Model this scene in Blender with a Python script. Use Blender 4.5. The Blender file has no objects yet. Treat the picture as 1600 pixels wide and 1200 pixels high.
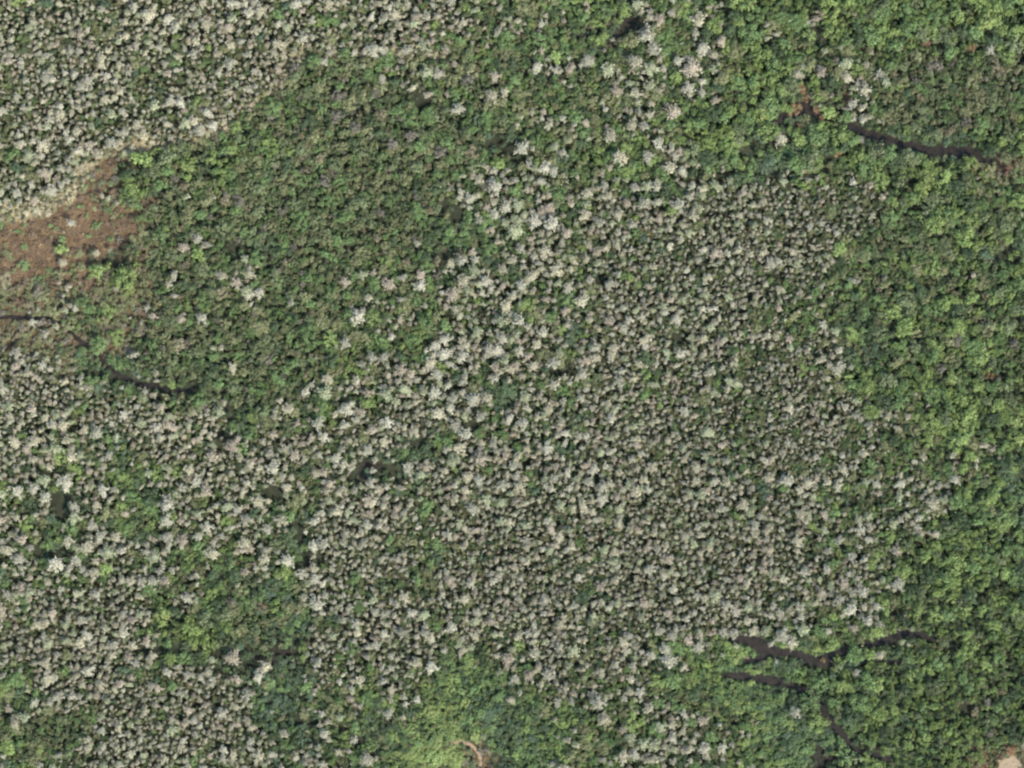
import bpy, math, random
import numpy as np

# ------------------------------------------------------------------ camera, sky, sun, exposure
sc = bpy.context.scene
M_PER_PX = 0.45                       # ground metres per photo pixel (photo 1600 x 1200)
ALT = 2400.0
cam_d = bpy.data.cameras.new("survey_camera")
cam_d.sensor_width = 36.0
cam_d.lens = 36.0 * ALT / (1600 * M_PER_PX)
cam_d.clip_start = 10.0
cam_d.clip_end = 12000.0
cam = bpy.data.objects.new("survey_camera", cam_d)
cam.location = (0, 0, ALT)
sc.collection.objects.link(cam)
sc.camera = cam

SUN_AZ, SUN_EL = math.radians(138), math.radians(50)
w = bpy.data.worlds.new("World"); sc.world = w; w.use_nodes = True
wn = w.node_tree.nodes; wl = w.node_tree.links
sky = wn.new("ShaderNodeTexSky"); sky.sky_type = 'NISHITA'; sky.sun_disc = False
sky.sun_elevation = SUN_EL; sky.sun_rotation = SUN_AZ
wn["Background"].inputs[1].default_value = 0.15
wl.new(sky.outputs[0], wn["Background"].inputs[0])

sun_d = bpy.data.lights.new("sun", 'SUN'); sun_d.energy = 3.2; sun_d.angle = math.radians(0.6)
sun_d.color = (1.0, 0.94, 0.82)
sun = bpy.data.objects.new("sun", sun_d); sc.collection.objects.link(sun)
sun.rotation_euler = (math.pi / 2 - SUN_EL, 0, math.pi - SUN_AZ)

sc.view_settings.view_transform = 'Standard'; sc.view_settings.look = 'None'
sc.view_settings.gamma = 1.0; sc.view_settings.use_curve_mapping = False
sc.view_settings.exposure = 1.85
sc.render.engine = 'CYCLES'
sc.cycles.max_bounces = 5; sc.cycles.diffuse_bounces = 3; sc.cycles.transmission_bounces = 3
sc.cycles.filter_width = 2.3          # the aerial film is slightly soft

RNG = np.random.default_rng(11)
random.seed(11)
C = sc.collection

def world(px, py): return ((px - 800) * M_PER_PX, -(py - 600) * M_PER_PX)

# ------------------------------------------------------------------ materials
def nodes_of(m):
    m.use_nodes = True
    nt = m.node_tree; nt.nodes.clear()
    return nt, nt.nodes, nt.links

def plant_mat(name, rough, transl, var, bark=False):
    """Colour comes from the plant's own 'tint' (object property or instance attribute); every leaf or twig differs a little."""
    m = bpy.data.materials.new(name); nt, N, L = nodes_of(m)
    at = N.new("ShaderNodeAttribute"); at.attribute_type = 'INSTANCER'; at.attribute_name = "tint"
    geo = N.new("ShaderNodeNewGeometry")
    mp = N.new("ShaderNodeMapRange"); mp.inputs[3].default_value = 1 - var; mp.inputs[4].default_value = 1 + var
    L.new(geo.outputs["Random Per Island"], mp.inputs[0])
    mul = N.new("ShaderNodeVectorMath"); mul.operation = 'SCALE'
    L.new(at.outputs["Color"], mul.inputs[0]); L.new(mp.outputs[0], mul.inputs["Scale"])
    hs = N.new("ShaderNodeHueSaturation")
    mh = N.new("ShaderNodeMapRange"); mh.inputs[3].default_value = 0.485; mh.inputs[4].default_value = 0.515
    wnz = N.new("ShaderNodeTexWhiteNoise"); wnz.noise_dimensions = '1D'
    L.new(geo.outputs["Random Per Island"], wnz.inputs["W"]); L.new(wnz.outputs["Value"], mh.inputs[0])
    L.new(mh.outputs[0], hs.inputs["Hue"]); L.new(mul.outputs[0], hs.inputs["Color"])
    bs = N.new("ShaderNodeBsdfPrincipled"); bs.inputs["Roughness"].default_value = rough
    bs.inputs["Specular IOR Level"].default_value = 0.25
    L.new(hs.outputs[0], bs.inputs["Base Color"])
    out = N.new("ShaderNodeOutputMaterial")
    if transl > 0:
        tr = N.new("ShaderNodeBsdfTranslucent"); L.new(hs.outputs[0], tr.inputs[0])
        mx = N.new("ShaderNodeMixShader"); mx.inputs[0].default_value = transl
        L.new(bs.outputs[0], mx.inputs[1]); L.new(tr.outputs[0], mx.inputs[2]); L.new(mx.outputs[0], out.inputs[0])
    else:
        L.new(bs.outputs[0], out.inputs[0])
    return m

def bark_mat(name, c1, c2):
    m = bpy.data.materials.new(name); nt, N, L = nodes_of(m)
    tc = N.new("ShaderNodeTexCoord"); nz = N.new("ShaderNodeTexNoise"); nz.inputs["Scale"].default_value = 9
    nz.inputs["Detail"].default_value = 5
    L.new(tc.outputs["Object"], nz.inputs[0])
    r = N.new("ShaderNodeValToRGB"); r.color_ramp.elements[0].color = (*c1, 1); r.color_ramp.elements[1].color = (*c2, 1)
    L.new(nz.outputs[0], r.inputs[0])
    bs = N.new("ShaderNodeBsdfPrincipled"); bs.inputs["Roughness"].default_value = 0.9
    L.new(r.outputs[0], bs.inputs["Base Color"])
    out = N.new("ShaderNodeOutputMaterial"); L.new(bs.outputs[0], out.inputs[0])
    return m

M_TWIG = plant_mat("pale_twigs", 0.85, 0.12, 0.22)
M_LEAF = plant_mat("green_leaves", 0.6, 0.34, 0.38)
M_SEDGE = plant_mat("dry_sedge", 0.85, 0.15, 0.35)
M_BARK_PALE = bark_mat("pale_bark", (0.26, 0.24, 0.20), (0.46, 0.43, 0.37))
M_BARK_DARK = bark_mat("dark_bark", (0.06, 0.045, 0.03), (0.16, 0.12, 0.09))

m = bpy.data.materials.new("swamp_floor"); nt, N, L = nodes_of(m)
at = N.new("ShaderNodeAttribute"); at.attribute_name = "soil"
geo = N.new("ShaderNodeNewGeometry")
nz = N.new("ShaderNodeTexNoise"); nz.inputs["Scale"].default_value = 0.35; nz.inputs["Detail"].default_value = 8; nz.inputs["Roughness"].default_value = 0.7
nz2 = N.new("ShaderNodeTexNoise"); nz2.inputs["Scale"].default_value = 0.05; nz2.inputs["Detail"].default_value = 4
L.new(geo.outputs["Position"], nz.inputs[0]); L.new(geo.outputs["Position"], nz2.inputs[0])
mr = N.new("ShaderNodeMapRange"); mr.inputs[1].default_value = 0.3; mr.inputs[2].default_value = 0.7; mr.inputs[3].default_value = 0.55; mr.inputs[4].default_value = 1.5
L.new(nz.outputs[0], mr.inputs[0])
mr2 = N.new("ShaderNodeMapRange"); mr2.inputs[1].default_value = 0.3; mr2.inputs[2].default_value = 0.7; mr2.inputs[3].default_value = 0.75; mr2.inputs[4].default_value = 1.25
L.new(nz2.outputs[0], mr2.inputs[0])
mm = N.new("ShaderNodeMath"); mm.operation = 'MULTIPLY'; L.new(mr.outputs[0], mm.inputs[0]); L.new(mr2.outputs[0], mm.inputs[1])
sv = N.new("ShaderNodeVectorMath"); sv.operation = 'SCALE'; L.new(at.outputs["Color"], sv.inputs[0]); L.new(mm.outputs[0], sv.inputs["Scale"])
bs = N.new("ShaderNodeBsdfPrincipled"); bs.inputs["Roughness"].default_value = 0.95; bs.inputs["Specular IOR Level"].default_value = 0.1
bp = N.new("ShaderNodeBump"); bp.inputs["Strength"].default_value = 0.8; bp.inputs["Distance"].default_value = 0.5
L.new(nz.outputs[0], bp.inputs["Height"]); L.new(bp.outputs[0], bs.inputs["Normal"])
L.new(sv.outputs[0], bs.inputs["Base Color"])
out = N.new("ShaderNodeOutputMaterial"); L.new(bs.outputs[0], out.inputs[0])
M_SOIL = m

def noisy_mat(name, c1, c2, scale, rough):
    m = bpy.data.materials.new(name); nt, N, L = nodes_of(m)
    geo = N.new("ShaderNodeNewGeometry"); nz = N.new("ShaderNodeTexNoise"); nz.inputs["Scale"].default_value = scale; nz.inputs["Detail"].default_value = 6
    L.new(geo.outputs["Position"], nz.inputs[0])
    r = N.new("ShaderNodeValToRGB"); r.color_ramp.elements[0].position = 0.3; r.color_ramp.elements[1].position = 0.7
    r.color_ramp.elements[0].color = (*c1, 1); r.color_ramp.elements[1].color = (*c2, 1)
    L.new(nz.outputs[0], r.inputs[0])
    bs = N.new("ShaderNodeBsdfPrincipled"); bs.inputs["Roughness"].default_value = rough; bs.inputs["Specular IOR Level"].default_value = 0.12
    L.new(r.outputs[0], bs.inputs["Base Color"])
    out = N.new("ShaderNodeOutputMaterial"); L.new(bs.outputs[0], out.inputs[0])
    return m
M_WATER = noisy_mat("peat_water", (0.006, 0.005, 0.004), (0.017, 0.014, 0.010), 0.25, 0.3)
M_TRAIL = noisy_mat("dry_trail", (0.10, 0.07, 0.045), (0.20, 0.15, 0.10), 0.8, 0.95)
M_SAND = noisy_mat("bare_soil", (0.11, 0.085, 0.055), (0.19, 0.15, 0.10), 0.6, 0.95)

# ------------------------------------------------------------------ the plan of the place: one letter per 18 m square
# each row of squares from west to east, as (letter, how many squares)
PLAN_RUNS = [
    [("P", 12), ("m", 1), ("P", 5), ("m", 2), ("n", 3), ("g", 1), ("x", 1), ("m", 3), ("g", 3), ("n", 1), ("g", 8)],
    [("P", 17), ("m", 2), ("n", 4), ("x", 1), ("m", 4), ("g", 2), ("n", 2), ("g", 1), ("m", 1), ("g", 6)],
    [("P", 12), ("o", 2), ("m", 1), ("n", 2), ("o", 2), ("n", 4), ("m", 4), ("n", 2), ("g", 2), ("n", 1), ("m", 2), ("o", 6)],
    [("P", 11), ("o", 6), ("n", 1), ("o", 1), ("n", 4), ("m", 1), ("Q", 1), ("m", 3), ("n", 1), ("g", 3), ("m", 3), ("o", 5)],
    [("P", 10), ("o", 8), ("d", 1), ("o", 1), ("n", 3), ("m", 3), ("n", 1), ("g", 3), ("x", 1), ("s", 1), ("g", 1), ("m", 2), ("o", 5)],
    [("P", 9), ("g", 2), ("o", 8), ("d", 2), ("n", 2), ("m", 4), ("g", 2), ("d", 1), ("g", 1), ("d", 1), ("g", 3), ("d", 3), ("g", 2)],
    [("P", 4), ("b", 1), ("g", 4), ("o", 10), ("m", 2), ("n", 1), ("d", 1), ("m", 4), ("d", 1), ("g", 1), ("d", 2), ("g", 1), ("n", 2), ("g", 4), ("s", 2)],
    [("P", 4), ("s", 1), ("g", 1), ("o", 11), ("n", 1), ("m", 2), ("Q", 1), ("m", 1), ("n", 1), ("m", 4), ("P", 7), ("n", 1), ("g", 3), ("n", 2)],
    [("P", 2), ("b", 4), ("o", 12), ("d", 1), ("Q", 3), ("n", 1), ("P", 11), ("o", 3), ("g", 1), ("o", 1), ("g", 1)],
    [("b", 5), ("s", 1), ("o", 1), ("n", 1), ("o", 2), ("d", 1), ("o", 6), ("d", 1), ("m", 1), ("Q", 3), ("m", 1), ("P", 10), ("n", 1), ("o", 2), ("g", 1), ("o", 1), ("g", 1), ("d", 1)],
    [("b", 4), ("g", 1), ("s", 1), ("o", 3), ("n", 1), ("o", 4), ("n", 1), ("o", 2), ("n", 1), ("Q", 4), ("m", 1), ("P", 9), ("n", 2), ("o", 1), ("g", 1), ("o", 1), ("g", 1), ("o", 1), ("g", 1)],
    [("s", 6), ("o", 3), ("n", 1), ("o", 4), ("n", 2), ("o", 1), ("m", 1), ("Q", 3), ("m", 2), ("P", 9), ("n", 2), ("o", 1), ("g", 1), ("o", 3), ("g", 1)],
    [("s", 3), ("n", 1), ("s", 2), ("o", 1), ("n", 1), ("o", 6), ("n", 3), ("Q", 3), ("m", 1), ("Q", 2), ("P", 8), ("n", 2), ("d", 1), ("o", 1), ("g", 1), ("o", 1), ("g", 1), ("o", 1), ("g", 1)],
    [("s", 5), ("o", 8), ("n", 1), ("m", 3), ("Q", 4), ("m", 2), ("P", 6), ("n", 1), ("P", 1), ("n", 1), ("m", 1), ("d", 1), ("g", 1), ("o", 1), ("g", 1), ("o", 1), ("g", 1), ("o", 1)],
    [("P", 2), ("s", 1), ("d", 3), ("o", 7), ("n", 1), ("m", 1), ("Q", 1), ("m", 1), ("Q", 2), ("m", 1), ("Q", 3), ("P", 2), ("m", 1), ("P", 6), ("n", 2), ("g", 2), ("o", 1), ("g", 2), ("o", 1)],
    [("P", 4), ("m", 1), ("P", 1), ("m", 1), ("o", 5), ("m", 1), ("Q", 1), ("m", 2), ("Q", 3), ("d", 1), ("m", 1), ("Q", 2), ("P", 4), ("m", 2), ("P", 5), ("g", 6)],
    [("P", 9), ("d", 1), ("n", 2), ("m", 1), ("P", 4), ("Q", 6), ("P", 11), ("n", 3), ("g", 3)],
    [("Q", 4), ("d", 1), ("P", 4), ("m", 1), ("P", 4), ("m", 1), ("P", 1), ("d", 1), ("m", 1), ("Q", 5), ("P", 11), ("m", 3), ("n", 2), ("g", 1)],
    [("m", 1), ("Q", 1), ("m", 1), ("Q", 1), ("m", 3), ("P", 4), ("m", 1), ("P", 1), ("n", 1), ("x", 1), ("d", 1), ("P", 18), ("m", 1), ("P", 1), ("m", 1), ("n", 1), ("g", 1), ("d", 1)],
    [("m", 1), ("Q", 1), ("d", 1), ("Q", 1), ("m", 2), ("Q", 3), ("m", 1), ("d", 1), ("m", 1), ("P", 20), ("n", 1), ("m", 1), ("P", 2), ("m", 1), ("n", 1), ("g", 1), ("d", 1)],
    [("m", 1), ("n", 1), ("m", 1), ("Q", 1), ("m", 1), ("n", 1), ("m", 1), ("Q", 1), ("m", 1), ("Q", 2), ("d", 1), ("P", 20), ("n", 1), ("m", 1), ("P", 1), ("m", 1), ("n", 1), ("g", 2), ("d", 1)],
    [("Q", 1), ("n", 1), ("d", 1), ("m", 1), ("Q", 1), ("m", 1), ("d", 1), ("m", 2), ("n", 1), ("Q", 1), ("d", 1), ("P", 22), ("n", 1), ("g", 5)],
    [("Q", 1), ("m", 2), ("Q", 2), ("m", 2), ("Q", 1), ("n", 2), ("Q", 1), ("m", 1), ("P", 22), ("m", 1), ("g", 5)],
    [("Q", 2), ("P", 4), ("n", 1), ("m", 1), ("n", 1), ("o", 1), ("d", 1), ("m", 1), ("Q", 1), ("P", 20), ("m", 1), ("n", 1), ("g", 5)],
    [("P", 5), ("m", 1), ("g", 3), ("o", 2), ("d", 1), ("P", 18), ("m", 3), ("n", 3), ("g", 4)],
    [("P", 6), ("d", 4), ("x", 2), ("P", 5), ("m", 2), ("n", 1), ("m", 1), ("P", 4), ("m", 1), ("k", 7), ("g", 1), ("k", 1), ("g", 2), ("o", 1), ("g", 2)],
    [("n", 1), ("m", 1), ("P", 7), ("Q", 1), ("d", 2), ("P", 1), ("m", 3), ("n", 1), ("k", 3), ("m", 3), ("P", 2), ("m", 2), ("k", 3), ("d", 1), ("g", 1), ("k", 1), ("g", 2), ("d", 1), ("g", 2), ("o", 1), ("g", 1)],
    [("n", 1), ("Q", 1), ("P", 8), ("d", 2), ("n", 1), ("m", 2), ("n", 2), ("k", 1), ("d", 2), ("k", 1), ("n", 2), ("m", 4), ("n", 1), ("k", 2), ("d", 2), ("g", 1), ("d", 1), ("g", 3), ("o", 2), ("g", 1)],
    [("o", 3), ("n", 1), ("m", 1), ("P", 5), ("m", 1), ("d", 1), ("m", 1), ("n", 1), ("d", 2), ("k", 1), ("K", 1), ("k", 1), ("d", 1), ("k", 2), ("n", 2), ("m", 5), ("k", 1), ("d", 1), ("k", 1), ("d", 1), ("g", 2), ("d", 1), ("g", 4)],
    [("n", 3), ("P", 8), ("d", 1), ("m", 2), ("n", 1), ("k", 1), ("K", 2), ("s", 1), ("d", 1), ("k", 2), ("n", 2), ("m", 3), ("n", 2), ("k", 2), ("d", 1), ("x", 1), ("g", 2), ("k", 1), ("g", 2), ("s", 2)],
]
PLAN = ["".join(c * n for c, n in row) for row in PLAN_RUNS]
assert len(PLAN) == 30 and all(len(r) == 40 for r in PLAN), [len(r) for r in PLAN]

#        pale share, pale radius px, green radius px, stocking, green tree height m, greens (weights), undergrowth colour
GREENS = {
    'olive':  (0.172, 0.182, 0.090),
    'moss':   (0.132, 0.158, 0.078),
    'bright': (0.178, 0.236, 0.080),
    'leaf':   (0.126, 0.186, 0.072),
    'deep':   (0.068, 0.098, 0.048),
    'cool':   (0.085, 0.125, 0.072),
    'lime':   (0.200, 0.245, 0.085),
    'brown':  (0.145, 0.105, 0.066),
    'khaki':  (0.185, 0.168, 0.100),
    'taupe':  (0.165, 0.152, 0.115),
}
CLS = {
    'P': dict(p=.79, pr=4.5, gr=4.0, st=.97, gh=6.0, g=(('leaf', 3), ('olive', 3), ('cool', 2), ('moss', 2), ('bright', .7)), u='olive'),
    'Q': dict(p=.75, pr=5.8, gr=4.6, st=.92, gh=6.0, g=(('leaf', 3), ('olive', 2), ('cool', 2), ('moss', 2), ('bright', .8)), u='leaf'),
    'm': dict(p=.48, pr=5.6, gr=4.8, st=.92, gh=6.5, g=(('leaf', 3), ('bright', 2), ('olive', 3), ('deep', 2)), u='leaf'),
    'n': dict(p=.30, pr=5.0, gr=4.6, st=.94, gh=6.0, g=(('leaf', 4), ('bright', 2), ('olive', 3), ('deep', 2)), u='leaf'),
    'o': dict(p=.04, pr=4.6, gr=4.4, st=.95, gh=6.5, g=(('olive', 4), ('moss', 5), ('deep', 1), ('leaf', 4), ('khaki', .7), ('taupe', .7)), u='moss'),
    'g': dict(p=.03, pr=4.6, gr=5.9, st=.93, gh=8.5, g=(('bright', 6), ('leaf', 4), ('moss', 2), ('deep', 1.5)), u='deep'),
    'd': dict(p=.06, pr=5.0, gr=4.6, st=.82, gh=4.5, g=(('deep', 4), ('cool', 4), ('leaf', 3)), u='deep'),
    'k': dict(p=.02, pr=5.0, gr=3.8, st=.95, gh=4.0, g=(('leaf', 6), ('bright', 3), ('deep', 1), ('cool', 2)), u='leaf'),
    'K': dict(p=.00, pr=5.0, gr=4.8, st=.94, gh=4.0, g=(('lime', 3), ('bright', 3)), u='bright'),
    'b': dict(p=.015, pr=3.6, gr=3.8, st=.09, gh=2.5, g=(('olive', 2), ('brown', 3), ('leaf', 1)), u='brown'),
    's': dict(p=.07, pr=3.6, gr=4.2, st=.66, gh=3.5, g=(('olive', 4), ('moss', 3), ('brown', 1), ('khaki', 1), ('taupe', 1)), u='khaki'),
    'y': dict(p=.90, pr=3.5, gr=3.6, st=.99, gh=3.5, g=(('khaki', 2), ('olive', 1), ('lime', 1)), u='khaki'),
    'z': dict(p=.88, pr=4.4, gr=4.0, st=.98, gh=4.5, g=(('khaki', 2), ('olive', 2), ('lime', 1)), u='olive'),
    'x': dict(p=.04, pr=4.0, gr=4.0, st=.16, gh=3.0, g=(('deep', 3), ('cool', 2)), u='deep'),
}
PALES = [((0.292, 0.272, 0.184), 'cream'), ((0.266, 0.256, 0.186), 'ash grey'), ((0.268, 0.232, 0.168), 'pinkish tan'),
         ((0.232, 0.246, 0.148), 'greenish grey'), ((0.325, 0.308, 0.228), 'whitish')]
STRAW = [((0.285, 0.255, 0.170), 'straw'), ((0.265, 0.245, 0.160), 'straw'), ((0.225, 0.225, 0.130), 'straw')]

CREEKS = [  # photo-plan polylines (x, y, half width), the dark water lines in the swamp
    ("creek", "narrow", [(-260, 488, 2.4), (-60, 500, 2.2), (15, 495, 2.4), (50, 498, 2.2), (85, 497, 2.6), (110, 520, 2.4), (145, 548, 2.6), (185, 585, 3.0), (215, 600, 3.4), (250, 604, 3.6), (292, 613, 3)]),
    ("creek", "east", [(1205, 190, 3), (1240, 180, 6), (1256, 166, 11), (1275, 180, 5), (1310, 190, 4), (1345, 205, 6), (1375, 218, 7), (1420, 228, 7), (1445, 236, 8), (1480, 236, 6), (1512, 238, 8), (1550, 252, 6), (1580, 268, 3)]),
    ("creek", "north fork", [(1132, 1000, 2), (1160, 998, 7), (1182, 1004, 11), (1200, 1018, 9), (1240, 1020, 5), (1262, 1029, 7), (1286, 1036, 10), (1302, 1022, 5), (1340, 1011, 5), (1380, 1001, 7), (1415, 990, 6), (1462, 998, 3)]),
    ("creek", "south fork", [(1128, 1054, 2), (1160, 1056, 6), (1190, 1061, 7), (1216, 1066, 6), (1245, 1078, 5), (1274, 1083, 5), (1290, 1116, 6), (1308, 1138, 5), (1330, 1165, 3)]),
    ("creek", "stub", [(1204, 1020, 6), (1184, 1030, 5), (1162, 1034, 3)]),
    ("creek", "side", [(1340, 1037, 2), (1375, 1032, 3), (1408, 1036, 2)]),
    ("creek", "bottom", [(1320, 1168, 2), (1350, 1176, 4), (1392, 1187, 3)]),
]
GAPS = [  # dark shadow patches, shaped as nearly treeless gaps: x, y, rx, ry, degrees
    (985, 44, 30, 11, 35), (1278, 58, 14, 12, 0), (692, 402, 22, 10, 30), (602, 733, 38, 10, -8), (562, 745, 16, 9, 0), (655, 690, 20, 8, 35),
    (464, 825, 7, 34, 0), (482, 874, 20, 11, 0), (432, 773, 22, 9, -10), (447, 1014, 34, 7, 0), (300, 1014, 60, 8, 0), (385, 1040, 40, 12, 10),
    (795, 222, 26, 16, 0), (364, 385, 16, 18, 0), (168, 405, 26, 9, 0), (1282, 1182, 9, 20, 0), (92, 786, 12, 26, 0), (95, 866, 22, 10, 0),
    (62, 862, 12, 8, 0), (1205, 272, 55, 7, 0), (1185, 228, 34, 9, 20), (1300, 250, 30, 8, 30), (1060, 155, 14, 8, 0), (560, 170, 18, 7, 30), (660, 155, 16, 10, 0),
    (935, 440, 16, 8, 30), (1345, 782, 24, 9, 0), (548, 1150, 22, 14, -25), (1090, 1138, 22, 7, 0), (1262, 118, 5, 18, 0), (355, 640, 10, 20, 0),
    (350, 690, 9, 14, 0), (880, 575, 14, 8, 0), (745, 665, 14, 7, 0), (255, 845, 12, 10, 0), (1110, 1090, 10, 6, 0), (1490, 1010, 12, 9, 0),
    (1560, 1015, 22, 9, 0), (1500, 1110, 16, 8, 20), (470, 1125, 20, 10, 0), (1575, 400, 18, 12, 0), (805, 245, 14, 16, 0), (705, 330, 12, 20, 20),
    (285, 610, 26, 7, 15), (190, 590, 24, 6, 0), (150, 585, 14, 6, 0), (1210, 430, 14, 6, 0), (1095, 600, 8, 8, 0),
]

def value_noise(x, y, scale, seed):
    r = np.random.default_rng(seed); G = r.random((128, 128))
    u = (np.asarray(x) + 5000) / scale; v = (np.asarray(y) + 5000) / scale
    i = np.floor(u).astype(int); j = np.floor(v).astype(int); fu = u - i; fv = v - j
    fu = fu * fu * (3 - 2 * fu); fv = fv * fv * (3 - 2 * fv)
    a = G[i % 128, j % 128]; b = G[(i + 1) % 128, j % 128]; c = G[i % 128, (j + 1) % 128]; d = G[(i + 1) % 128, (j + 1) % 128]
    return (a * (1 - fu) + b * fu) * (1 - fv) + (c * (1 - fu) + d * fu) * fv

FRINGE = [(700, 96), (650, 92), (610, 86), (560, 92), (480, 84), (464, 94), (456, 122), (432, 146), (405, 166), (376, 190), (346, 214), (300, 226), (235, 235), (180, 246), (142, 262), (134, 290), (110, 318), (70, 336), (15, 346), (-300, 360)]
def in_stand(x, y):
    """Inside the pale stand north-west of the straw fringe, and the distance to the fringe."""
    P = FRINGE + [(-300, -300), (700, -300)]
    c = np.zeros(len(x), bool)
    for (x0, y0), (x1, y1) in zip(P, P[1:] + P[:1]):
        if y0 != y1: c ^= ((y0 > y) != (y1 > y)) & (x < (x1 - x0) * (y - y0) / (y1 - y0) + x0)
    d = np.full(len(x), 1e9)
    for (x0, y0), (x1, y1) in zip(FRINGE[:-1], FRINGE[1:]):
        t = np.clip(((x - x0) * (x1 - x0) + (y - y0) * (y1 - y0)) / ((x1 - x0) ** 2 + (y1 - y0) ** 2), 0, 1)
        d = np.minimum(d, np.hypot(x - x0 - t * (x1 - x0), y - y0 - t * (y1 - y0)))
    return c, d

def classes_at(x, y, dither):
    wx = x + (value_noise(x, y, 34, 1) - .5) * 34 + (value_noise(x, y, 13, 2) - .5) * 14
    wy = y + (value_noise(x, y, 34, 3) - .5) * 34 + (value_noise(x, y, 13, 4) - .5) * 14
    n = len(x)
    wx = wx + RNG.uniform(-dither, dither, n); wy = wy + RNG.uniform(-dither, dither, n)
    ci = np.clip(np.floor(wx / 40), 0, 39).astype(int); ri = np.clip(np.floor(wy / 40), 0, 29).astype(int)
    out_ = [PLAN[b][a] for a, b in zip(ci, ri)]
    jx = x + (value_noise(x, y, 18, 5) - .5) * 14; jy = y + (value_noise(x, y, 18, 6) - .5) * 14
    st, fd = in_stand(jx, jy); wide = 5 + 15 * value_noise(x, y, 38, 7) - 6 * (x > 480); soft = RNG.random(n)
    for i in np.nonzero((x < 720) & (y < 420))[0]:
        if st[i]:
            out_[i] = 'y' if fd[i] < wide[i] * (1.6 if x[i] < 240 else 1) else ('z' if fd[i] < 70 and soft[i] > .15 + fd[i] / 70 else ('P' if out_[i] not in 'mPn' else out_[i]))
        elif out_[i] in 'Py' and x[i] < 500: out_[i] = 'b' if (y[i] > 310 and x[i] < 230) or x[i] < 172 else 's' if x[i] < 200 else 'o'
    return out_

def seg_clear(x, y, grow):
    """True where the point lies off the water, the trail and the bare soil."""
    ok = np.ones(len(x), bool)
    for _, _, pl in CREEKS:
        for (x0, y0, w0), (x1, y1, w1) in zip(pl[:-1], pl[1:]):
            dx, dy = x1 - x0, y1 - y0
            t = np.clip(((x - x0) * dx + (y - y0) * dy) / (dx * dx + dy * dy), 0, 1)
            d = np.hypot(x - x0 - t * dx, y - y0 - t * dy)
            ok &= d > (w0 + (w1 - w0) * t) + grow
    d = np.abs(np.hypot(x - 718, y - 1192) - 33); ok &= ~((d < 3.0) & (y < 1200))
    ok &= np.hypot((x - 1578) / 20, (y - 1198) / 16) > 1
    return ok
def in_gap(x, y):
    g = np.zeros(len(x), bool)
    wob = 0.45 + 1.5 * value_noise(x, y, 15, 9)
    for gx, gy, rx, ry, a in GAPS:
        a = math.radians(a); ca, sa = math.cos(a), math.sin(a)
        u = (x - gx) * ca - (y - gy) * sa; v = (x - gx) * sa + (y - gy) * ca
        g |= np.hypot(u / rx, v / ry) < wob
    return g

# ------------------------------------------------------------------ meshes
def mesh_from(name, verts, faces, mats, fmat=None, smooth=False):
    me = bpy.data.meshes.new(name)
    me.from_pydata([tuple(v) for v in verts], [], faces)
    for mt in mats: me.materials.append(mt)
    if fmat is not None: me.polygons.foreach_set("material_index", fmat)
    if smooth: me.polygons.foreach_set("use_smooth", [True] * len(me.polygons))
    me.update(); return me

def tube(V, F, pts, rads, n=6):
    base = len(V)
    for k, (p, r) in enumerate(zip(pts, rads)):
        p = np.array(p, float)
        d = np.array(pts[min(k + 1, len(pts) - 1)], float) - np.array(pts[max(k - 1, 0)], float); d /= np.linalg.norm(d) + 1e-9
        a = np.cross(d, (0.31, 0.95, 0.05)); a /= np.linalg.norm(a); b = np.cross(d, a)
        for i in range(n):
            t = 2 * math.pi * i / n
            V.append(p + r * (math.cos(t) * a + math.sin(t) * b))
    for k in range(len(pts) - 1):
        for i in range(n):
            j = (i + 1) % n
            F.append((base + k * n + i, base + k * n + j, base + (k + 1) * n + j, base + (k + 1) * n + i))
    V.append(np.array(pts[-1], float)); top = len(V) - 1
    for i in range(n): F.append((base + (len(pts) - 1) * n + i, base + (len(pts) - 1) * n + (i + 1) % n, top))

def quad(V, F, p, nrm, axis, ln, wd):
    nrm = nrm / (np.linalg.norm(nrm) + 1e-9)
    a = axis - nrm * np.dot(axis, nrm); a /= np.linalg.norm(a) + 1e-9; b = np.cross(nrm, a)
    i = len(V)
    V.extend([p - a * ln * .5, p + b * wd * .5 - a * ln * .08, p + a * ln * .5, p - b * wd * .5 + a * ln * .1])
    F.append((i, i + 1, i + 2, i + 3))

def lobes_for(rng, k, spread, zmid, zr, rmin, rmax):
    out = [(np.array((0., 0., zmid + zr * .55)), rmax)]
    for i in range(k):
        a = 2 * math.pi * (i + rng.uniform(-.35, .35)) / k; d = spread * rng.uniform(.7, 1.08)
        out.append((np.array((d * math.cos(a), d * math.sin(a), zmid + zr * rng.uniform(-.5, .5))), rng.uniform(rmin, rmax)))
    return out

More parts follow.
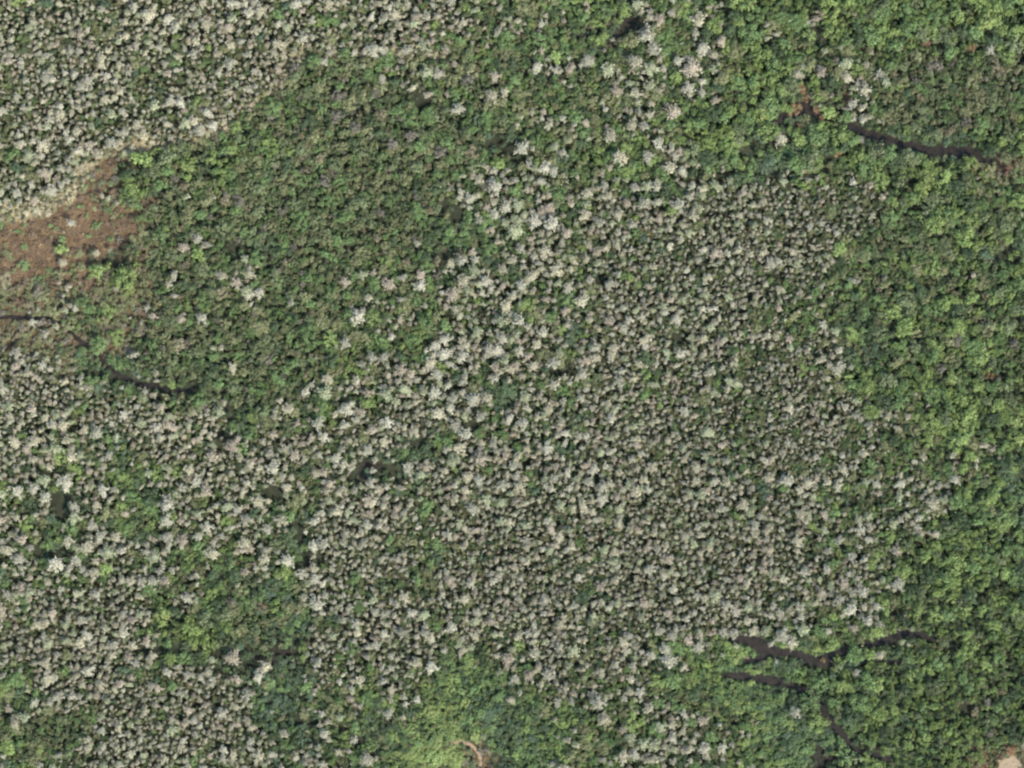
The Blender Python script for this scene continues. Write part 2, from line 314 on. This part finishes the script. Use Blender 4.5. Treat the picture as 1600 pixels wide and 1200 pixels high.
def pale_tree(seed):
    """A leafless swamp tree, crown radius 1, height 1 (height axis stretched later): trunk and limbs; a loose spray of pale twigs."""
    rng = np.random.default_rng(seed)
    tv, tf = [], []
    lean = rng.uniform(-.06, .06, 2)
    tube(tv, tf, [(0, 0, 0), (lean[0] * .3, lean[1] * .3, .08), (lean[0], lean[1], .5), (lean[0] * 1.6, lean[1] * 1.6, .96)], [.11, .07, .05, .012], 6)
    k = rng.integers(5, 10); turn = rng.uniform(0, 6.28)
    cv, cf = [], []
    tips = []
    for i in range(k):
        a = turn + 2 * math.pi * (i + rng.uniform(-.4, .4)) / k; d = rng.uniform(.45, 1.05)
        c = np.array((d * math.cos(a), d * math.sin(a), .86 - .16 * d + rng.uniform(-.05, .05)))
        s = np.array((lean[0], lean[1], rng.uniform(.42, .62)))
        tube(tv, tf, [s, s * .45 + c * .55 + np.array((0, 0, -.03)), c + np.array((0, 0, .02))], [.032, .022, .008], 4)
        tips.append((c, d))
    top = np.array((lean[0] * 1.6, lean[1] * 1.6, .94))
    for c, d in tips:
        for m_ in range(int(24 + 22 * d)):
            t = rng.beta(2.2, 1.5)
            p = top * (1 - t) + c * t + np.array((rng.normal() * .15, rng.normal() * .15, rng.normal() * .022))
            nr = np.array((p[0] * .5, p[1] * .5, 1.0)) + rng.normal(size=3) * .5
            quad(cv, cf, p, nr, np.array((p[0], p[1], .1)) + rng.normal(size=3) * .45, rng.uniform(.16, .40), rng.uniform(.05, .11))
    for m_ in range(70):
        p = top + np.array((rng.normal() * .22, rng.normal() * .22, rng.uniform(-.08, .05)))
        quad(cv, cf, p, np.array((p[0] * .5, p[1] * .5, 1.0)) + rng.normal(size=3) * .5, rng.normal(size=3), rng.uniform(.14, .32), rng.uniform(.05, .11))
    return (tv, tf), (cv, cf)

def green_tree(seed, nl, per, spread=.6, rmin=.34, rmax=.48):
    """A leafy tree: boughs of uneven reach, each carrying loose sprays of leaves that thin out towards the rim."""
    rng = np.random.default_rng(seed)
    tv, tf = [], []
    tube(tv, tf, [(0, 0, 0), (.01, .02, .3), (.03, -.02, .8)], [.10, .07, .02], 6)
    cv, cf = [], []
    turn = rng.uniform(0, 6.28)
    for b in range(nl + 1):
        a = turn + 2 * math.pi * (b + rng.uniform(-.45, .45)) / nl; d = 0.05 if b == nl else spread * rng.uniform(.5, 1.45)
        r = rng.uniform(rmin * .6, rmax)
        c = np.array((d * math.cos(a), d * math.sin(a), .84 - .22 * d + rng.uniform(-.12, .10)))
        s = np.array((0, 0, rng.uniform(.25, .45)))
        if b < nl: tube(tv, tf, [s, s * .4 + c * .6 - np.array((0, 0, .04)), c], [.035, .02, .008], 4)
        for i in range(int(per * (.35 + r))):
            g = rng.normal(size=2) * r * .62; q = math.hypot(*g) / r
            p = c + np.array((g[0], g[1], .14 * r - .22 * r * q * q * .6 + rng.normal() * .035))
            nr = np.array((g[0] / r * .7, g[1] / r * .7, 1.0)) + rng.normal(size=3) * .42
            quad(cv, cf, p, nr, rng.normal(size=3), rng.uniform(.10, .26), rng.uniform(.07, .17))
    return (tv, tf), (cv, cf)

def sedge_tuft(seed):
    rng = np.random.default_rng(seed); v, f = [], []
    for i in range(46):
        a = rng.uniform(0, 2 * math.pi); d = math.sqrt(rng.random()) * .7
        p0 = np.array((d * math.cos(a), d * math.sin(a), 0)); out_ = np.array((math.cos(a + rng.normal() * .6), math.sin(a + rng.normal() * .6), 0))
        ln = rng.uniform(.35, .6); tip = p0 + out_ * ln + np.array((0, 0, rng.uniform(.5, 1)))
        sd = np.cross(out_, (0, 0, 1)) * rng.uniform(.04, .08); k = len(v)
        mid = p0 * .5 + tip * .5 + np.array((0, 0, .18))
        v.extend([p0 - sd, p0 + sd, mid + sd * .8, mid - sd * .8, tip]); f.append((k, k + 1, k + 2, k + 3)); f.append((k + 3, k + 2, k + 4))
    return v, f

def joined(name, a, b, ma, mb):
    (v1, f1), (v2, f2) = a, b; o = len(v1)
    return mesh_from(name, list(v1) + list(v2), list(f1) + [tuple(i + o for i in q) for q in f2], [ma, mb], [0] * len(f1) + [1] * len(f2))

PALE_T, PALE_C, PALE_J, GREEN_T, GREEN_C, GREEN_J = [], [], [], [], [], []
for s in range(18):
    t, c = pale_tree(100 + s)
    PALE_T.append(mesh_from("pale_trunk", *t, [M_BARK_PALE], smooth=True)); PALE_C.append(mesh_from("pale_crown", *c, [M_TWIG]))
    PALE_J.append(joined("pale_tree", t, c, M_BARK_PALE, M_TWIG))
for s in range(10):
    t, c = green_tree(200 + s, 5 + s % 5, 96, .50 + .03 * s)
    GREEN_T.append(mesh_from("green_trunk", *t, [M_BARK_DARK], smooth=True)); GREEN_C.append(mesh_from("green_crown", *c, [M_LEAF]))
    GREEN_J.append(joined("green_tree", t, c, M_BARK_DARK, M_LEAF))
SHRUB_J = [joined("shrub", *green_tree(300 + s, 5, 46, .62, .30, .5), M_BARK_DARK, M_LEAF) for s in range(5)]
SEDGE_J = [mesh_from("tuft", *sedge_tuft(400 + s), [M_SEDGE]) for s in range(5)]

# ------------------------------------------------------------------ ground, water, trail
def make_ground():
    # one sheet to the horizon: fine in the surveyed square, coarse outside
    xs = np.unique(np.concatenate([np.linspace(-9000, -260, 12), np.arange(-260, 1861, 12.0), np.linspace(1860, 10600, 12)]))
    ys = np.unique(np.concatenate([np.linspace(-9000, -260, 12), np.arange(-260, 1461, 12.0), np.linspace(1460, 10200, 12)]))
    X, Y = np.meshgrid(xs, ys); x = X.ravel(); y = Y.ravel()
    cl = classes_at(x, y, 4)
    inside = (x > -270) & (x < 1870) & (y > -270) & (y < 1470)
    soil = {'b': (0.066, 0.046, 0.028), 's': (0.045, 0.036, 0.022), 'y': (0.13, 0.11, 0.065), 'x': (0.014, 0.013, 0.010), 'K': (0.06, 0.075, 0.03), 'k': (0.022, 0.032, 0.014)}
    col = np.array([soil.get(c, (0.017, 0.019, 0.011)) for c in cl]); col[~inside] = (0.05, 0.065, 0.03)
    col *= (0.75 + 0.5 * value_noise(x, y, 22, 21))[:, None]
    wx, wy = world(x, y)
    nx, ny = len(xs), len(ys)
    idx = np.arange(nx * ny).reshape(ny, nx)
    F = np.stack([idx[1:, :-1], idx[1:, 1:], idx[:-1, 1:], idx[:-1, :-1]], -1).reshape(-1, 4)
    me = mesh_from("ground", np.stack([wx, wy, np.zeros_like(wx)], 1).tolist(), F.tolist(), [M_SOIL])
    a = me.attributes.new("soil", 'FLOAT_COLOR', 'POINT')
    a.data.foreach_set("color", np.concatenate([col, np.ones((len(col), 1))], 1).ravel())
    o = bpy.data.objects.new("ground", me); C.objects.link(o); o["kind"] = "structure"
    o["label"] = "dark peaty swamp floor under the trees"
make_ground()

def ribbon(name, pl, mat, z, label):
    pts = []
    for (x0, y0, w0), (x1, y1, w1) in zip(pl[:-1], pl[1:]):
        k = max(2, int(math.hypot(x1 - x0, y1 - y0) / 5))
        for i in range(k): t = i / k; pts.append((x0 + (x1 - x0) * t, y0 + (y1 - y0) * t, w0 + (w1 - w0) * t))
    pts.append(pl[-1])
    V, F = [], []
    for i, (x, y, wd) in enumerate(pts):
        ax, ay, _ = pts[max(i - 1, 0)]; bx, by, _ = pts[min(i + 1, len(pts) - 1)]
        d = math.hypot(bx - ax, by - ay) or 1; nx, ny = -(by - ay) / d, (bx - ax) / d
        for s in (-1, 1):
            q = wd * random.uniform(.7, 1.35) + .8
            X, Y = world(x + nx * s * q, y + ny * s * q); V.append((X, Y, z))
        if i: F.append((2 * i - 2, 2 * i, 2 * i + 1, 2 * i - 1))
    o = bpy.data.objects.new(name, mesh_from(name, V, F, [mat])); C.objects.link(o)
    o["kind"] = "structure"; o["label"] = label
    return o
CREEK_LABEL = {
    "narrow": "narrow dark ditch bending through the brown scrub at the west edge", "east": "dark creek running through green trees in the north-east",
    "north fork": "northern of the two dark forked channels in the south-east", "south fork": "southern of the two dark forked channels in the south-east",
    "stub": "short dark inlet joining the northern forked channel", "side": "thin dark side channel just south of the northern fork", "bottom": "faint dark channel by the south edge"}
for i, (nm, key, pl) in enumerate(CREEKS): ribbon(nm, pl, M_WATER, 0.05 + 0.02 * i, CREEK_LABEL[key])
ribbon("trail", [(718 + 33 * math.cos(math.radians(a)), 1192 - 33 * math.sin(math.radians(a)), 1.6) for a in range(-60, 195, 12)], M_TRAIL, 0.06, "curved brown trail arcing through the grassy opening at the south edge")
V = [(*world(1578 + 20 * r * math.cos(a), 1198 + 16 * r * math.sin(a)), .06) for a, r in [(2 * math.pi * i / 22, random.uniform(.8, 1.2)) for i in range(22)]]
o = bpy.data.objects.new("bare_soil", mesh_from("bare_soil", V[::-1], [tuple(range(22))], [M_SAND])); C.objects.link(o); o["kind"] = "structure"; o["label"] = "tan patch of bare soil in the south-east corner"

# ------------------------------------------------------------------ where every plant stands
MARGIN = 190
grid = {}; CELL = 14
plants = []          # (x, y, r, kind, class)
def fits(x, y, r, kind):
    gi, gj = int(x // CELL), int(y // CELL)
    for a in range(gi - 2, gi + 3):
        for b in range(gj - 2, gj + 3):
            for (px, py, pr, pk) in grid.get((a, b), ()):
                k = .66 if kind == pk == 'g' else .77 if pk == kind else .66
                if (px - x) ** 2 + (py - y) ** 2 < (k * (pr + r)) ** 2: return False
    return True
def put(x, y, r, kind, cl, tint=None, h=None):
    grid.setdefault((int(x // CELL), int(y // CELL)), []).append((x, y, r, kind)); plants.append((x, y, r, kind, cl, tint, h))

MARKED = [  # lone trees one can pick out in the photo: x, y, radius px, kind
    (113, 349, 6, 'p'), (100, 411, 5.5, 'p'), (101, 364, 2.6, 'p'), (152, 394, 5, 'p'), (170, 391, 3.4, 'p'), (95, 443, 4, 'p'), (126, 442, 3.5, 'p'), (160, 307, 5, 'p'), (172, 312, 4.5, 'p'), (185, 318, 4, 'p'),
    (112, 478, 5, 'p'), (104, 486, 4.5, 'p'), (120, 485, 5, 'p'), (97, 470, 4, 'p'), (61, 482, 3, 'p'), (46, 489, 3, 'p'), (181, 452, 5, 'p'), (50, 506, 5, 'p'), (70, 522, 6, 'p'), (88, 510, 4, 'p'), (198, 507, 3.4, 'p'), (222, 505, 3.6, 'p'), (210, 557, 6, 'p'),
    (242, 493, 7, 'p'), (231, 482, 5, 'p'), (276, 430, 7, 'p'), (267, 442, 5, 'p'), (274, 462, 5, 'p'), (318, 497, 8, 'p'), (350, 430, 7, 'p'), (370, 442, 8, 'p'), (385, 455, 8, 'p'), (392, 430, 7, 'p'), (371, 427, 5, 'p'), (389, 463, 6, 'p'), (384, 404, 6, 'p'), (310, 373, 8, 'p'), (322, 380, 6, 'p'), (296, 309, 6, 'p'), (303, 373, 4, 'p'),
    (608, 445, 9, 'p'), (626, 467, 6, 'p'), (656, 430, 8, 'p'), (660, 446, 7, 'p'), (665, 477, 5, 'p'), (561, 494, 9, 'p'), (555, 505, 6, 'p'), (625, 499, 6, 'p'), (641, 507, 4, 'p'), (541, 537, 8, 'p'), (653, 381, 5, 'p'), (366, 577, 6, 'p'), (455, 472, 6, 'p'), (717, 172, 8, 'p'), (668, 147, 7, 'p'), (790, 148, 7, 'p'),
    (1010, 58, 12, 'p'), (1021, 79, 10, 'p'), (990, 98, 11, 'p'), (1082, 108, 12, 'p'), (1050, 176, 12, 'p'), (950, 110, 10, 'p'), (1006, 200, 9, 'p'), (1010, 245, 10, 'p'), (993, 147, 8, 'p'), (963, 143, 8, 'p'), (1090, 35, 11, 'p'), (1075, 140, 9, 'p'), (1030, 32, 8, 'p'),
    (72, 776, 10, 'p'), (118, 807, 10, 'p'), (120, 790, 7, 'p'), (56, 762, 9, 'p'), (105, 752, 11, 'p'), (162, 765, 9, 'p'), (172, 862, 9, 'p'), (108, 844, 9, 'p'), (228, 865, 7, 'p'), (287, 843, 9, 'p'), (268, 853, 7, 'p'), (71, 798, 6, 'p'), (38, 842, 8, 'p'), (125, 712, 7, 'p'), (172, 712, 6, 'p'), (220, 660, 9, 'p'), (245, 668, 7, 'p'),
    (600, 1063, 7, 'p'), (632, 1087, 6, 'p'), (608, 1112, 7, 'p'), (592, 1108, 5, 'p'), (509, 1129, 6, 'p'), (506, 1112, 6, 'p'), (553, 1157, 6, 'p'), (497, 1160, 7, 'p'), (445, 1146, 8, 'p'), (417, 1040, 8, 'p'), (330, 1030, 6, 'p'),
    (983, 1151, 8, 'p'), (1004, 1161, 8, 'p'), (972, 1137, 6, 'p'), (1035, 1168, 5, 'p'), (1050, 1170, 7, 'p'), (1080, 1171, 7, 'p'), (1100, 1167, 8, 'p'), (1127, 1167, 8, 'p'), (1071, 1130, 5, 'p'), (1098, 1124, 8, 'p'), (1085, 1147, 5, 'p'), (1102, 1180, 5, 'p'), (1017, 1189, 8, 'p'), (942, 1123, 8, 'p'), (1013, 1104, 8, 'p'), (935, 1096, 10, 'p'), (894, 1094, 6, 'p'), (1065, 1112, 7, 'p'), (870, 1095, 6, 'p'), (888, 1154, 5, 'p'), (1242, 1112, 8, 'p'), (1338, 1050, 6, 'p'), (1598, 1165, 5, 'p'), (1218, 218, 9, 'p'), (1382, 130, 8, 'p'), (1372, 118, 8, 'p'),
    (1112, 1151, 10, 'g'), (156, 540, 11, 'g'), (95, 393, 9, 'g'), (255, 367, 11, 'g'), (310, 398, 10, 'g'), (195, 435, 12, 'g'), (203, 448, 9, 'g'), (365, 232, 10, 'g'), (352, 236, 8, 'g'), (977, 160, 9, 'g'), (1397, 489, 9, 'g'), (1511, 396, 10, 'g'), (1310, 388, 10, 'g'), (585, 495, 10, 'g'), (665, 500, 10, 'g'), (795, 608, 14, 'g'), (785, 618, 10, 'g'),
]
for x, y, r, k in MARKED: put(x, y, r * (1.2 if k == 'p' else 1.0), k, 'Q' if k == 'p' else 'd' if 690 < x < 920 and 510 < y < 720 else 'g')
RUST = [(1252, 141, 8), (1258, 152, 6), (1322, 155, 9), (1285, 186, 8), (1240, 172, 8), (1276, 172, 6), (1308, 182, 6), (1515, 76, 9), (1446, 68, 7), (1492, 45, 6), (1578, 266, 9), (1310, 240, 7), (1272, 228, 6), (1016, 362, 7), (345, 655, 7), (1550, 590, 7), (1286, 1031, 4), (1580, 1172, 9), (1575, 312, 6)]
for x, y, r in RUST: put(x, y, r, 'r', 's')

NC = 230000
cx = RNG.uniform(-MARGIN, 1600 + MARGIN, NC); cy = RNG.uniform(-MARGIN, 1200 + MARGIN, NC)
ccl = classes_at(cx, cy, np.where((cx > 850) & (cy > 280), 32, 20)); clear = seg_clear(cx, cy, 3.0); gap = in_gap(cx, cy)
clump = value_noise(cx, cy, 30, 31) * .55 + value_noise(cx, cy, 14, 32) * .45
clump = np.argsort(np.argsort(clump)) / NC
thin = value_noise(cx, cy, 26, 33); wider = value_noise(cx, cy, 75, 36)
u1 = RNG.random(NC); u2 = RNG.random(NC); rr = np.where(np.arange(NC) < NC * .035, RNG.uniform(1.35, 2.1, NC), RNG.lognormal(-.06, .24, NC))
big = value_noise(cx, cy, 90, 35)
for i in range(NC):
    if not clear[i]: continue
    d = CLS[ccl[i]]
    st = d['st'] * (.04 if gap[i] else 1)
    if u1[i] > st or (thin[i] < .20 and u2[i] > .25): continue
    fine = ccl[i] in 'Pmn' and cx[i] > 1120 and 250 < cy[i] < 740      # the fine-grained eastern half of the stand
    low = cx[i] > 1390 and cy[i] > 960                                 # low growth in the south-east corner
    pale = (clump[i] * .6 + u2[i] * .4) * (1 + .5 * min(max((cx[i] - 1160) / 230, 0), 1) * fine) < (d['p'] if d['p'] > .7 else d['p'] * .88 + .06 * (d['p'] > .1)) * (.72 + .5 * wider[i])
    r = (d['pr'] if pale else d['gr']) * min(max(rr[i], .55), 2.1) * (.86 + .28 * big[i]) * (.84 if fine else .74 if low else 1)
    k = 'p' if pale else 'g'
    if fits(cx[i], cy[i], r, k): put(cx[i], cy[i], r, k, ccl[i])

def pick(ws):
    t = sum(w_ for _, w_ in ws) * random.random()
    for n_, w_ in ws:
        t -= w_
        if t <= 0: return n_
    return ws[-1][0]
hue = value_noise(np.array([p[0] for p in plants]), np.array([p[1] for p in plants]), 70, 41)
full = []   # x, y, r_m, h, tint, colour word, kind, class
for p, hn in zip(plants, hue):
    x, y, r, k, cl = p[:5]; d = CLS[cl]
    v = random.uniform(.82, 1.18)
    if k == 'p':
        if cl == 'y': c, wd = random.choice(STRAW); h = random.uniform(3.5, 5)
        else:
            c, wd = PALES[pick([(0, 4), (1, 4), (2, .8 + 2.0 * hn), (3, 1.2 + 2.2 * (1 - hn)), (4, 1.5)])]; h = (4.2 + r * .75) * random.uniform(.85, 1.15)
    elif k == 'r': c, wd, h = random.choice([(0.14, 0.085, 0.045), (0.12, 0.075, 0.045), (0.16, 0.11, 0.055)]), 'rust brown', 4.0
    else:
        ws = d['g'] + ((('lime', 2.5), ('bright', 3)) if hn > .62 else (('deep', 3), ('moss', 2)) if hn < .34 else ()) if cl in 'gk' else d['g']
        n_ = pick(ws); c = GREENS[n_]; wd = {'olive': 'olive', 'moss': 'moss green', 'bright': 'bright green', 'leaf': 'mid green', 'deep': 'dark green', 'cool': 'dark green', 'lime': 'yellow-green', 'brown': 'brownish', 'khaki': 'khaki', 'taupe': 'grey-brown'}[n_]
        h = d['gh'] * (.55 + .45 * r / d['gr']) * random.uniform(.8, 1.25)
    full.append((x, y, r * M_PER_PX * 1.16, h, tuple(q * v for q in c), wd, k, cl))

# ------------------------------------------------------------------ masses of plants nobody could count one by one
def scatter(name, label, rows, protos):
    """rows: x, y (plan), radius, height, tint -> ONE object that instances the prototypes on its points."""
    n = len(rows)
    me = bpy.data.meshes.new(name)
    P = np.array([(*world(q[0], q[1]), 0.0) for q in rows])
    me.vertices.add(n); me.vertices.foreach_set("co", P.ravel())
    def attr(nm, ty, key, arr):
        a = me.attributes.new(nm, ty, 'POINT'); a.data.foreach_set(key, np.ascontiguousarray(arr).ravel())
    attr("size", 'FLOAT_VECTOR', "vector", np.array([(q[2] * random.uniform(.68, 1.28), q[2] * random.uniform(.68, 1.28), q[3]) for q in rows], np.float32))
    attr("turn", 'FLOAT_VECTOR', "vector", np.array([(random.gauss(0, .11), random.gauss(0, .11), random.uniform(0, 6.283)) for q in rows], np.float32))
    attr("tint", 'FLOAT_VECTOR', "vector", np.array([q[4] for q in rows], np.float32))
    attr("which", 'INT', "value", np.array([random.randrange(len(protos)) for q in rows], np.int32))
    ob = bpy.data.objects.new(name, me); C.objects.link(ob)
    ob["kind"] = "stuff"; ob["label"] = label
    col = bpy.data.collections.new(name + "_shapes")
    for i, pm in enumerate(protos): col.objects.link(bpy.data.objects.new("%s_shape_%02d" % (name, i), pm))
    ng = bpy.data.node_groups.new(name, 'GeometryNodeTree')
    ng.interface.new_socket("Geometry", in_out='INPUT', socket_type='NodeSocketGeometry'); ng.interface.new_socket("Geometry", in_out='OUTPUT', socket_type='NodeSocketGeometry')
    N, L = ng.nodes, ng.links
    gi, go = N.new("NodeGroupInput"), N.new("NodeGroupOutput")
    ci = N.new("GeometryNodeCollectionInfo"); ci.inputs["Collection"].default_value = col
    ci.inputs["Separate Children"].default_value = True; ci.inputs["Reset Children"].default_value = True
    ip = N.new("GeometryNodeInstanceOnPoints"); ip.inputs["Pick Instance"].default_value = True
    def named(nm, ty):
        a = N.new("GeometryNodeInputNamedAttribute"); a.data_type = ty; a.inputs["Name"].default_value = nm; return a.outputs[0]
    L.new(gi.outputs[0], ip.inputs["Points"]); L.new(ci.outputs[0], ip.inputs["Instance"])
    L.new(named("which", 'INT'), ip.inputs["Instance Index"]); L.new(named("turn", 'FLOAT_VECTOR'), ip.inputs["Rotation"])
    L.new(named("size", 'FLOAT_VECTOR'), ip.inputs["Scale"]); L.new(ip.outputs[0], go.inputs[0])
    md = ob.modifiers.new("spread", 'NODES'); md.node_group = ng
    return ob

inview = lambda q: 12 < q[0] < 1588 and 12 < q[1] < 1188
def split(kind):
    a = [q for q in full if q[6] == kind]
    vis = sorted([q for q in a if inview(q)], key=lambda q: -q[2])
    if len(vis) <= 300: return vis, [q for q in a if not inview(q)]
    top = vis[:300]; ids = set(map(id, top))
    return top, [q for q in a if id(q) not in ids]
pale_top, pale_rest = split('p'); green_top, green_rest = split('g'); rust_top, rust_rest = split('r')
scatter("bare_forest", "pale leafless swamp trees standing close together across the whole place", pale_rest, PALE_J)
scatter("green_forest", "green leafy trees and thickets between and beside the pale stands", green_rest, GREEN_J)

# undergrowth and dry sedge
N_U = 84000
ux = RNG.uniform(-MARGIN, 1600 + MARGIN, N_U); uy = RNG.uniform(-MARGIN, 1200 + MARGIN, N_U)
ucl = classes_at(ux, uy, 10); uok = seg_clear(ux, uy, 1.2); ug = in_gap(ux, uy)
und, sed = [], []
patch = .55 + .9 * (.6 * value_noise(ux, uy, 19, 51) + .4 * value_noise(ux, uy, 8, 52))
for i in range(N_U):
    c = ucl[i]
    if not uok[i]: continue
    if (ug[i] and random.random() < .78) or (c not in 'PQmz' and random.random() < .28): continue
    if c in 'bs' or (c in 'yz' and random.random() < .6):
        for k in range(5 if c == 'b' else 2):
            t = random.choice([(0.150, 0.098, 0.050), (0.130, 0.086, 0.050), (0.170, 0.120, 0.062), (0.105, 0.076, 0.052), (0.13, 0.090, 0.052)] if c == 'b' else [(0.15, 0.115, 0.06), (0.13, 0.115, 0.052), (0.16, 0.10, 0.052), (0.11, 0.11, 0.05)] if c == 's' else [(0.36, 0.31, 0.18), (0.30, 0.28, 0.14)])
            v = random.uniform(.8, 1.2) * patch[i]
            sed.append((ux[i] + random.gauss(0, 4), uy[i] + random.gauss(0, 4), random.uniform(.9, 1.7), random.uniform(.6, 1.1), tuple(q * v for q in t)))
    elif (c != 'x' or random.random() < .35) and (c not in 'og' or random.random() < .7):
        t = GREENS[random.choice(('deep', 'deep', 'cool') if ug[i] else ('cool', 'deep', 'deep', 'moss') if c in 'og' else ('cool', 'moss', 'leaf', 'khaki', CLS[c]['u'], CLS[c]['u']))]; v = random.uniform(.8, 1.3)  # gaps and green woods: shade between trees put into darker shrub greens
        und.append((ux[i], uy[i], random.uniform(1.1, 2.3), random.uniform(*((3.6, 6.8) if c in 'PQmz' else (1.2, 3.2) if c in 'og' else (1.4, 3.8))), tuple(q * v for q in t)))
scatter("undergrowth", "low dark green shrubs filling the gaps under the trees", und, SHRUB_J)
on_land = seg_clear(np.array([q[0] for q in sed]), np.array([q[1] for q in sed]), 1.5)
sed = [q for q, k in zip(sed, on_land) if k]
scatter("marsh_grass", "rusty brown sedge and grass covering the open marsh", sed, SEDGE_J)

# ------------------------------------------------------------------ the trees one can pick out, each a thing of its own
SPOTS = [  # x, y, phrase; the nearest one says where a tree stands
    (90, 60, "in the north-west corner stand"), (260, 60, "in the pale stand along the north-west edge"), (420, 50, "by the north edge, west of the thicket"), (100, 200, "in the western pale stand"), (290, 170, "just above the straw-coloured fringe"),
    (600, 50, "in the pale strip north of the olive thicket"), (600, 160, "in the north of the olive thicket"), (720, 40, "where pale trees give way to green, north edge"), (840, 90, "in the green wood north of centre"), (1000, 80, "beside the shaded gap near the north edge"), (1090, 120, "in the mixed wood east of the shaded gap"),
    (1220, 60, "in the green wood at the north edge"), (1360, 110, "in the grey patch above the eastern creek"), (1500, 60, "in the north-east corner wood"), (1480, 160, "on the fine scrub north of the eastern creek"), (1240, 210, "south-west of the rusty creek head"), (1450, 280, "south of the eastern creek"),
    (180, 280, "on the green tongue above the marsh"), (110, 360, "out in the open brown marsh"), (120, 480, "on the scrub south of the brown marsh"), (190, 540, "beside the narrow western ditch"), (300, 300, "at the west end of the olive thicket"), (330, 400, "in the olive thicket east of the marsh"), (480, 280, "in the middle of the olive thicket"), (480, 400, "in the south of the olive thicket"), (630, 260, "in the east of the olive thicket"), (600, 460, "at the south-east corner of the olive thicket"), (380, 540, "on the thicket's southern tongue"),
    (780, 280, "at the ragged wood north of centre"), (800, 420, "in the loose stand just north of centre"), (960, 200, "in the big-crowned wood below the shaded gap"), (960, 280, "at the south rim of the big-crowned wood"), (1050, 380, "in the close stand north-east of centre"), (1250, 350, "in the fine pale stand below the creek wood"), (1300, 480, "on the green wedge of the fine pale stand"), (1480, 400, "in the eastern green belt, upper half"), (1480, 560, "in the eastern green belt, lower half"),
    (600, 580, "in the mixed stand west of centre"), (750, 560, "at the centre, north-west side"), (860, 560, "at the centre, north-east side"), (770, 660, "at the centre, south-west side"), (870, 670, "at the centre, south-east side"), (1000, 560, "in the close stand east of centre"), (1000, 700, "in the close stand south-east of centre"), (1250, 650, "in the pale stand beside the eastern belt"), (1450, 700, "at the frayed south end of the eastern belt"),
    (120, 640, "in the pale stand south of the ditch"), (290, 680, "in the pale stand south of the ditch's end"), (420, 650, "on the green strip south of the thicket"), (570, 680, "north of the long shaded gap"), (100, 760, "in the broken western stand, upper half"), (100, 860, "in the broken western stand, lower half"), (280, 800, "in the mixed wood of the inner west, upper half"), (300, 900, "in the mixed wood of the inner west, lower half"), (420, 820, "west of the narrow dark slot"), (560, 820, "east of the narrow dark slot"), (760, 800, "in the pale stand south of centre"), (960, 830, "in the broad southern pale stand"), (1180, 850, "in the eastern half of the southern pale stand"), (1330, 790, "around the green holes of the eastern stand"), (1500, 850, "in the south-eastern green wood"),
    (100, 950, "in the south-western pale stand"), (300, 970, "on the green rectangle in the south-west"), (600, 950, "east of the green rectangle"), (130, 1080, "in the south-west corner, upper half"), (60, 1160, "in the south-west corner scrub"), (280, 1120, "in the pale stand at the south-west edge"), (440, 1090, "on the green strip beside the south-west stand"), (550, 1060, "in the thinning pale trees near the south"), (540, 1150, "at the south edge by the shaded gap"), (740, 1060, "on the green thicket north of the curved trail"), (730, 1160, "by the curved trail"), (900, 1020, "at the ragged southern rim of pale trees"), (900, 1130, "on the green slope by the south edge"), (1060, 1060, "west of the forked channels"), (1060, 1150, "in the scattered pale group at the south edge"), (1240, 1000, "north of the forked channels"), (1240, 1130, "south of the forked channels"), (1420, 960, "in the green wood above the northern fork"), (1440, 1070, "east of the forked channels"), (1500, 1150, "in the south-east corner wood"),
]
ORD = ["widest", "second widest", "third widest", "fourth widest", "fifth widest", "sixth widest", "seventh widest", "eighth widest", "ninth widest", "tenth widest"] + ["%s widest" % w_ for w_ in "eleventh twelfth thirteenth fourteenth fifteenth sixteenth seventeenth eighteenth nineteenth twentieth twenty-first twenty-second twenty-third twenty-fourth twenty-fifth twenty-sixth twenty-seventh twenty-eighth twenty-ninth thirtieth".split()]
def individuals(rows, name, noun, crown_word, group, T, Cm):
    rank = {}
    for q in rows:                                # widest first
        x, y, r, h, tint, wd = q[:6]
        sp = min(SPOTS, key=lambda s: (s[0] - x) ** 2 + (s[1] - y) ** 2)[2]
        k = rank.get(sp, 0); rank[sp] = k + 1
        root = bpy.data.objects.new(name, None); C.objects.link(root)
        root.empty_display_size = 1
        root.location = (*world(x, y), 0); root.rotation_euler = (0, 0, random.uniform(0, 6.283))
        root.scale = (r * random.uniform(.92, 1.08), r * random.uniform(.92, 1.08), h)
        art = "" 
        root["label"] = "%s %s, %s %s" % (wd, noun, ORD[min(k, 29)], sp)
        root["category"] = "tree" if name != "rusty_shrub" else "shrub"
        root["group"] = group
        i = random.randrange(len(T))
        for nm, me in (("trunk", T[i]), ("crown", Cm[i])):
            c = bpy.data.objects.new(nm, me); c.parent = root; C.objects.link(c); c["tint"] = [float(t) for t in tint]
individuals(pale_top, "bare_tree", "leafless tree", "bare crown", "large pale leafless trees", PALE_T, PALE_C)
individuals(green_top, "leafy_tree", "leafy tree", "leafy crown", "large green leafy trees", GREEN_T, GREEN_C)
individuals(rust_top, "rusty_shrub", "shrub", "rusty crown", "rust brown shrubs", GREEN_T, GREEN_C)
print("plants", len(full), "pale", len(pale_rest), "green", len(green_rest), "und", len(und), "sed", len(sed), "min ind r", pale_top[-1][2], green_top[-1][2])
